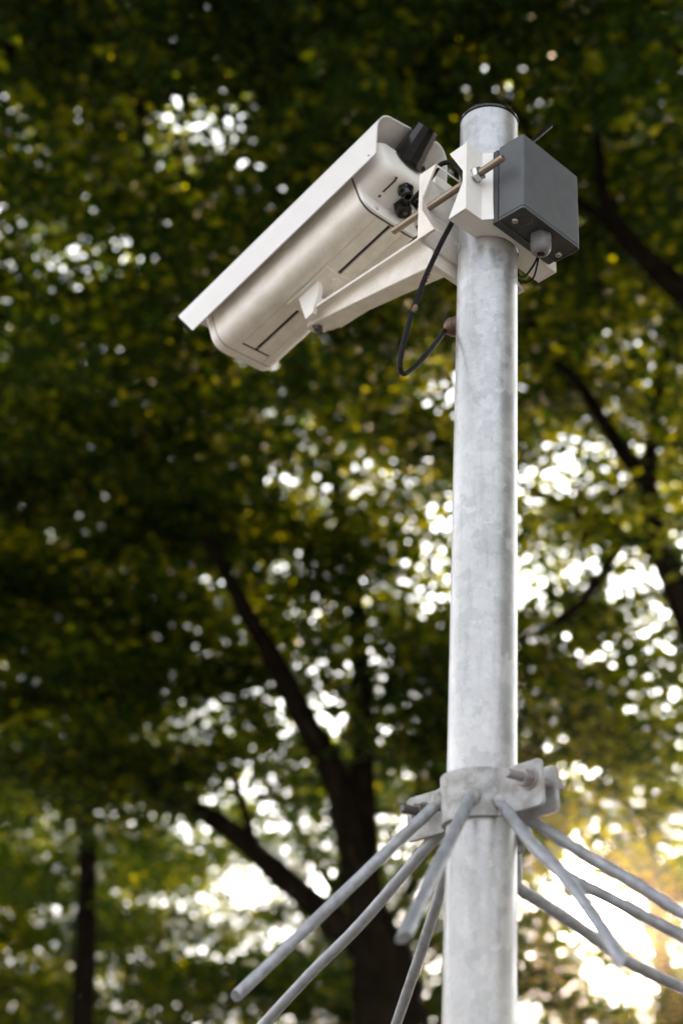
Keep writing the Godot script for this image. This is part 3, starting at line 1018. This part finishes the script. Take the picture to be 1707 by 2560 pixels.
func wood(path: Array) -> PackedVector3Array:
	var pts := []
	var rad := []
	for a in path:
		pts.append(Vector3(a[0], a[1], a[2]))
		rad.append(a[3])
	# subdivide smoothly
	var c := Curve3D.new()
	for k in pts.size():
		var t: Vector3 = (pts[mini(k + 1, pts.size() - 1)] - pts[maxi(k - 1, 0)]) / 6.0
		c.add_point(pts[k], -t, t)
	var op := []
	var orr := []
	for k in pts.size() - 1:
		for i in 4:
			op.append(c.sample(k, i / 4.0))
			orr.append(lerpf(rad[k], rad[k + 1], i / 4.0) * (1.0 + 0.06 * sin(k * 5.3 + i * 2.1)))
	op.append(pts[pts.size() - 1])
	orr.append(rad[rad.size() - 1])
	return tube(op, orr, 10)

# crown: list of [centre, radii, clusters, gap threshold]
func tree(called: String, label: String, trunk: Array, limbs: Array, crown: Array, seed_: int) -> void:
	var base := Vector3(trunk[0][0], 0, trunk[0][2])
	var t := thing(called, label, "tree", Transform3D(Basis.IDENTITY, base), "broadleaf trees behind the pole")
	var back := Transform3D(Basis.IDENTITY, -base)
	var foot := [[trunk[0][0] + 0.03, -0.1, trunk[0][2], trunk[0][3] * 1.35], [trunk[0][0] + 0.01, 0.5, trunk[0][2], trunk[0][3] * 1.08]]
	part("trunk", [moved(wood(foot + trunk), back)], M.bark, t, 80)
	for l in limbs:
		part("limb", [moved(wood(l), back)], M.bark, t, 80)
	var r := RandomNumberGenerator.new()
	r.seed = seed_
	var spots := []
	for c in crown:
		var cen: Vector3 = c[0]
		var rad: Vector3 = c[1]
		var want := int(c[2] * 1.2)
		var thr: float = c[3]
		var got := 0
		var tries := 0
		while got < want and tries < want * 3:
			tries += 1
			var u := Vector3(r.randfn(), r.randfn(), r.randfn()).normalized() * pow(r.randf(), 0.42)
			var q := cen + u * rad
			if q.y < 2.0 or q.distance_to(Vector3(3.35, 4.56, -18.0)) < 0.8 or q.distance_to(Vector3(2.79, 4.07, -15.0)) < 0.65:
				continue
			var e := gap.get_noise_3dv(q) + 0.25 * (0.75 - u.length())
			if e < thr:
				continue
			# a spray of leaf clusters along one twig
			var dir := Vector3(r.randfn(), r.randfn() * 0.25, r.randfn()).normalized()
			for k in 8:
				spots.append(q + dir * r.randf_range(-0.45, 0.45) + Vector3(r.randfn() * 0.10, r.randfn() * 0.055, r.randfn() * 0.10))
			got += 8
	var mm := MultiMesh.new()
	mm.transform_format = MultiMesh.TRANSFORM_3D
	mm.mesh = clusters[seed_ % clusters.size()]
	mm.instance_count = spots.size()
	for i in spots.size():
		var b := Basis.from_euler(Vector3(r.randf_range(-0.3, 0.3), r.randf() * TAU, r.randf_range(-0.3, 0.3))).scaled(Vector3.ONE * r.randf_range(0.75, 1.25))
		mm.set_instance_transform(i, Transform3D(b, spots[i] - base))
	var cr := MultiMeshInstance3D.new()
	cr.name = "crown"
	cr.multimesh = mm
	cr.set_meta("kind", "stuff")
	t.add_child(cr, true)

func build_trees() -> void:
	for i in 4:
		clusters.append(leaf_cluster(100 + i))
	gap.noise_type = FastNoiseLite.TYPE_SIMPLEX_SMOOTH
	gap.seed = 19
	gap.frequency = 1.05
	gap.fractal_octaves = 3
	tree("broadleaf_tree", "broadleaf tree with dark forked trunk directly left of the pole", [[0.49, 1.99, -8.99, 0.259], [0.46, 2.30, -8.99, 0.245], [0.39, 2.66, -8.99, 0.191], [0.29, 2.94, -9.00, 0.122], [0.24, 3.65, -9.10, 0.085], [0.21, 4.35, -9.20, 0.077], [0.17, 4.80, -9.30, 0.067], [0.12, 5.18, -9.40, 0.057], [-0.03, 5.86, -9.50, 0.046], [-0.11, 6.54, -9.60, 0.035], [-0.18, 7.02, -9.70, 0.023]],
		[[[0.33, 2.80, -8.99, 0.129], [0.17, 3.42, -9.00, 0.109], [0.05, 3.75, -8.90, 0.097], [-0.19, 4.10, -8.70, 0.082], [-0.38, 4.38, -8.49, 0.064], [-0.60, 4.67, -8.28, 0.050], [-0.81, 4.99, -8.06, 0.034]],
		[[0.34, 2.68, -8.99, 0.109], [0.22, 2.80, -9.10, 0.094], [-0.15, 3.10, -9.30, 0.082], [-0.45, 3.36, -9.49, 0.072], [-0.73, 3.59, -9.67, 0.067], [-1.08, 3.76, -9.84, 0.063], [-1.36, 4.00, -10.01, 0.055], [-1.67, 4.23, -10.16, 0.050], [-2.08, 4.56, -10.29, 0.044], [-2.51, 4.74, -10.40, 0.039], [-3.06, 5.05, -10.57, 0.027]],
		[[-0.11, 6.49, -9.60, 0.032], [-0.38, 6.46, -9.39, 0.028], [-0.63, 6.22, -9.18, 0.019]],
		[[-0.11, 6.49, -9.60, 0.032], [0.04, 6.54, -9.50, 0.029], [0.42, 6.30, -9.39, 0.021]],
		[[0.21, 3.97, -9.10, 0.041], [0.36, 4.39, -9.39, 0.034], [0.47, 4.95, -9.69, 0.026], [0.50, 5.40, -9.89, 0.018]],
		[[-0.44, 3.36, -9.49, 0.037], [-0.61, 3.82, -9.58, 0.029], [-0.84, 4.19, -9.66, 0.021]]],
		[[Vector3(0, 7.4, -9.7), Vector3(4.2, 3.6, 2.2), 2700, THR], [Vector3(-1.9, 4.9, -9.9), Vector3(1.7, 1.4, 1.2), 900, THR], [Vector3(-2.1, 6.2, -9.4), Vector3(1.7, 1.4, 1.3), 650, THR], [Vector3(-1.0, 4.0, -10.0), Vector3(1.0, 0.7, 0.8), 170, -0.4], [Vector3(-0.5, 5.6, -9.4), Vector3(0.8, 0.6, 0.7), 130, -0.4], [Vector3(0.9, 4.5, -9.4), Vector3(1.5, 1.2, 1.2), 420, THR]], 31)
	tree("broadleaf_tree", "slender straight-stemmed broadleaf tree at the lower left edge", [[-1.82, 1.82, -12.37, 0.113], [-1.88, 2.42, -12.36, 0.102], [-1.95, 3.34, -12.35, 0.087], [-2.08, 4.28, -12.43, 0.076], [-2.32, 5.37, -12.49, 0.058], [-2.56, 6.55, -12.54, 0.043], [-2.82, 7.84, -12.59, 0.027]],
		[[[-2.03, 3.93, -12.43, 0.057], [-2.44, 4.49, -11.95, 0.044], [-2.74, 4.82, -11.48, 0.032], [-2.99, 5.07, -11.10, 0.021]],
		[[-2.32, 5.37, -12.49, 0.050], [-2.13, 6.13, -12.22, 0.037], [-1.95, 6.99, -12.04, 0.026]]],
		[[Vector3(-3.0, 6.6, -12.6), Vector3(3.4, 3.9, 2.6), 2100, THR]], 32)
	tree("broadleaf_tree", "broadleaf tree with thick curving limbs at the right edge", [[2.24, 1.93, -7.68, 0.181], [2.25, 2.61, -7.68, 0.157], [2.22, 3.45, -7.69, 0.133], [2.13, 4.18, -7.71, 0.109], [2.02, 4.61, -7.74, 0.087], [1.93, 4.85, -7.76, 0.075], [1.87, 5.10, -7.78, 0.063], [1.85, 5.42, -7.78, 0.058]],
		[[[1.85, 5.42, -7.78, 0.058], [1.71, 5.51, -7.71, 0.050], [1.54, 5.67, -7.55, 0.042], [1.37, 5.81, -7.37, 0.036], [1.17, 5.91, -7.21, 0.029], [1.04, 6.02, -7.02, 0.019]],
		[[1.88, 4.95, -7.78, 0.053], [1.70, 5.09, -7.92, 0.042], [1.55, 5.22, -8.05, 0.037], [1.38, 5.40, -8.18, 0.030], [1.19, 5.57, -8.32, 0.023], [1.00, 5.70, -8.44, 0.015]],
		[[1.81, 5.44, -7.79, 0.031], [1.56, 5.19, -7.74, 0.021], [1.41, 4.86, -7.67, 0.019], [1.48, 4.69, -7.66, 0.017]],
		[[1.72, 5.07, -7.91, 0.037], [1.60, 4.87, -8.04, 0.032], [1.44, 4.67, -8.17, 0.030], [1.14, 4.54, -8.42, 0.021], [0.92, 4.46, -8.55, 0.013]],
		[[1.85, 5.42, -7.78, 0.048], [1.91, 5.82, -7.77, 0.041], [1.98, 6.24, -7.75, 0.034], [2.07, 6.65, -7.73, 0.024]]],
		[[Vector3(2.2, 6.6, -8.3), Vector3(2.6, 2.9, 2.0), 1250, THR], [Vector3(1.9, 4.1, -8.9), Vector3(1.4, 1.0, 1.1), 200, THR]], 33)
	tree("broadleaf_tree", "dark broadleaf tree reaching over the top right corner", [[2.69, 1.96, -5.59, 0.225], [2.63, 2.83, -5.51, 0.184], [2.49, 3.79, -5.46, 0.154], [2.19, 4.58, -5.58, 0.109]],
		[[[2.19, 4.58, -5.58, 0.100], [1.87, 5.08, -5.70, 0.078], [1.58, 5.45, -5.79, 0.064], [1.42, 5.66, -5.83, 0.053], [1.29, 5.86, -5.86, 0.044], [1.23, 6.05, -5.87, 0.034], [1.21, 6.39, -5.88, 0.024], [1.19, 6.75, -5.88, 0.015]],
		[[1.31, 5.85, -5.86, 0.031], [1.09, 6.24, -6.10, 0.024], [0.87, 6.89, -6.34, 0.019], [0.72, 7.51, -6.56, 0.012]],
		[[1.87, 5.08, -5.70, 0.054], [1.75, 5.49, -5.53, 0.040], [1.64, 5.95, -5.35, 0.029], [1.47, 6.42, -5.20, 0.016]]],
		[[Vector3(1.4, 8.4, -6.3), Vector3(3.4, 2.6, 2.4), 2700, THR], [Vector3(3.2, 8.6, -1.5), Vector3(4.2, 1.8, 4.0), 5200, -0.4], [Vector3(6.2, 4.6, -0.5), Vector3(2.2, 3.6, 4.5), 3600, -0.4]], 34)  # last two lobes are unseen, put in overhead and rightward to block sky light
	tree("broadleaf_tree", "dense dark broadleaf tree filling the top left corner", [[-2.78, 1.71, -6.42, 0.243], [-2.82, 2.88, -6.41, 0.201], [-2.66, 4.29, -6.47, 0.159], [-2.47, 5.26, -6.55, 0.127]],
		[[[-2.47, 5.26, -6.55, 0.116], [-2.22, 6.53, -6.43, 0.082], [-1.98, 7.34, -6.30, 0.056], [-1.84, 7.67, -6.13, 0.035]],
		[[-2.10, 6.99, -6.36, 0.051], [-1.72, 7.32, -6.27, 0.039], [-1.46, 7.10, -6.23, 0.033], [-1.30, 6.91, -6.16, 0.027], [-1.20, 6.64, -6.08, 0.019], [-1.10, 6.17, -6.00, 0.011]],
		[[-2.47, 5.26, -6.55, 0.085], [-2.15, 5.72, -6.87, 0.061], [-1.82, 6.11, -7.28, 0.045], [-1.41, 6.56, -7.67, 0.031], [-1.08, 6.94, -7.93, 0.019]]],
		[[Vector3(-2.0, 7.9, -7.0), Vector3(3.4, 2.9, 2.5), 2700, THR], [Vector3(-2.6, 8.6, -2.5), Vector3(3.8, 1.8, 3.2), 4200, -0.4]], 35)  # second lobe hangs overhead out of view, added to shut out sky light
	var rows := [[-8.0, -15.5, 4.1, 2300, "farther broadleaf tree low beyond the left edge"], [-4.0, -17.5, 4.3, 3400, "farther broadleaf tree low behind the left stem"], [0.3, -16.0, 4.1, 2000, "farther broadleaf tree low behind the forked trunk"], [4.2, -18.0, 4.6, 3000, "farther thin-leaved broadleaf tree low at the right, before the sun"], [7.5, -15.0, 4.3, 2500, "farther broadleaf tree low beyond the right edge"]]
	for k in rows.size():
		var x: float = rows[k][0]
		var z: float = rows[k][1]
		var y: float = rows[k][2]
		tree("broadleaf_tree", rows[k][4], [[x, 1.2, z, 0.16], [x + 0.1, 3.0, z, 0.13], [x - 0.1, 5.0, z, 0.09], [x, 7.0, z, 0.04]],
			[[[x + 0.1, 3.2, z, 0.08], [x + 0.9, 4.6, z + 0.4, 0.05], [x + 1.7, 5.8, z + 0.7, 0.02]], [[x, 4.0, z, 0.07], [x - 0.9, 5.2, z + 0.3, 0.04], [x - 1.6, 6.2, z + 0.6, 0.02]]],
			[[Vector3(x, y, z), Vector3(3.3, 2.6, 2.4), rows[k][3], THR - 0.14], [Vector3(x, 2.9, z + 0.5), Vector3(3.4, 0.9, 1.8), 750, THR]], 36 + k)
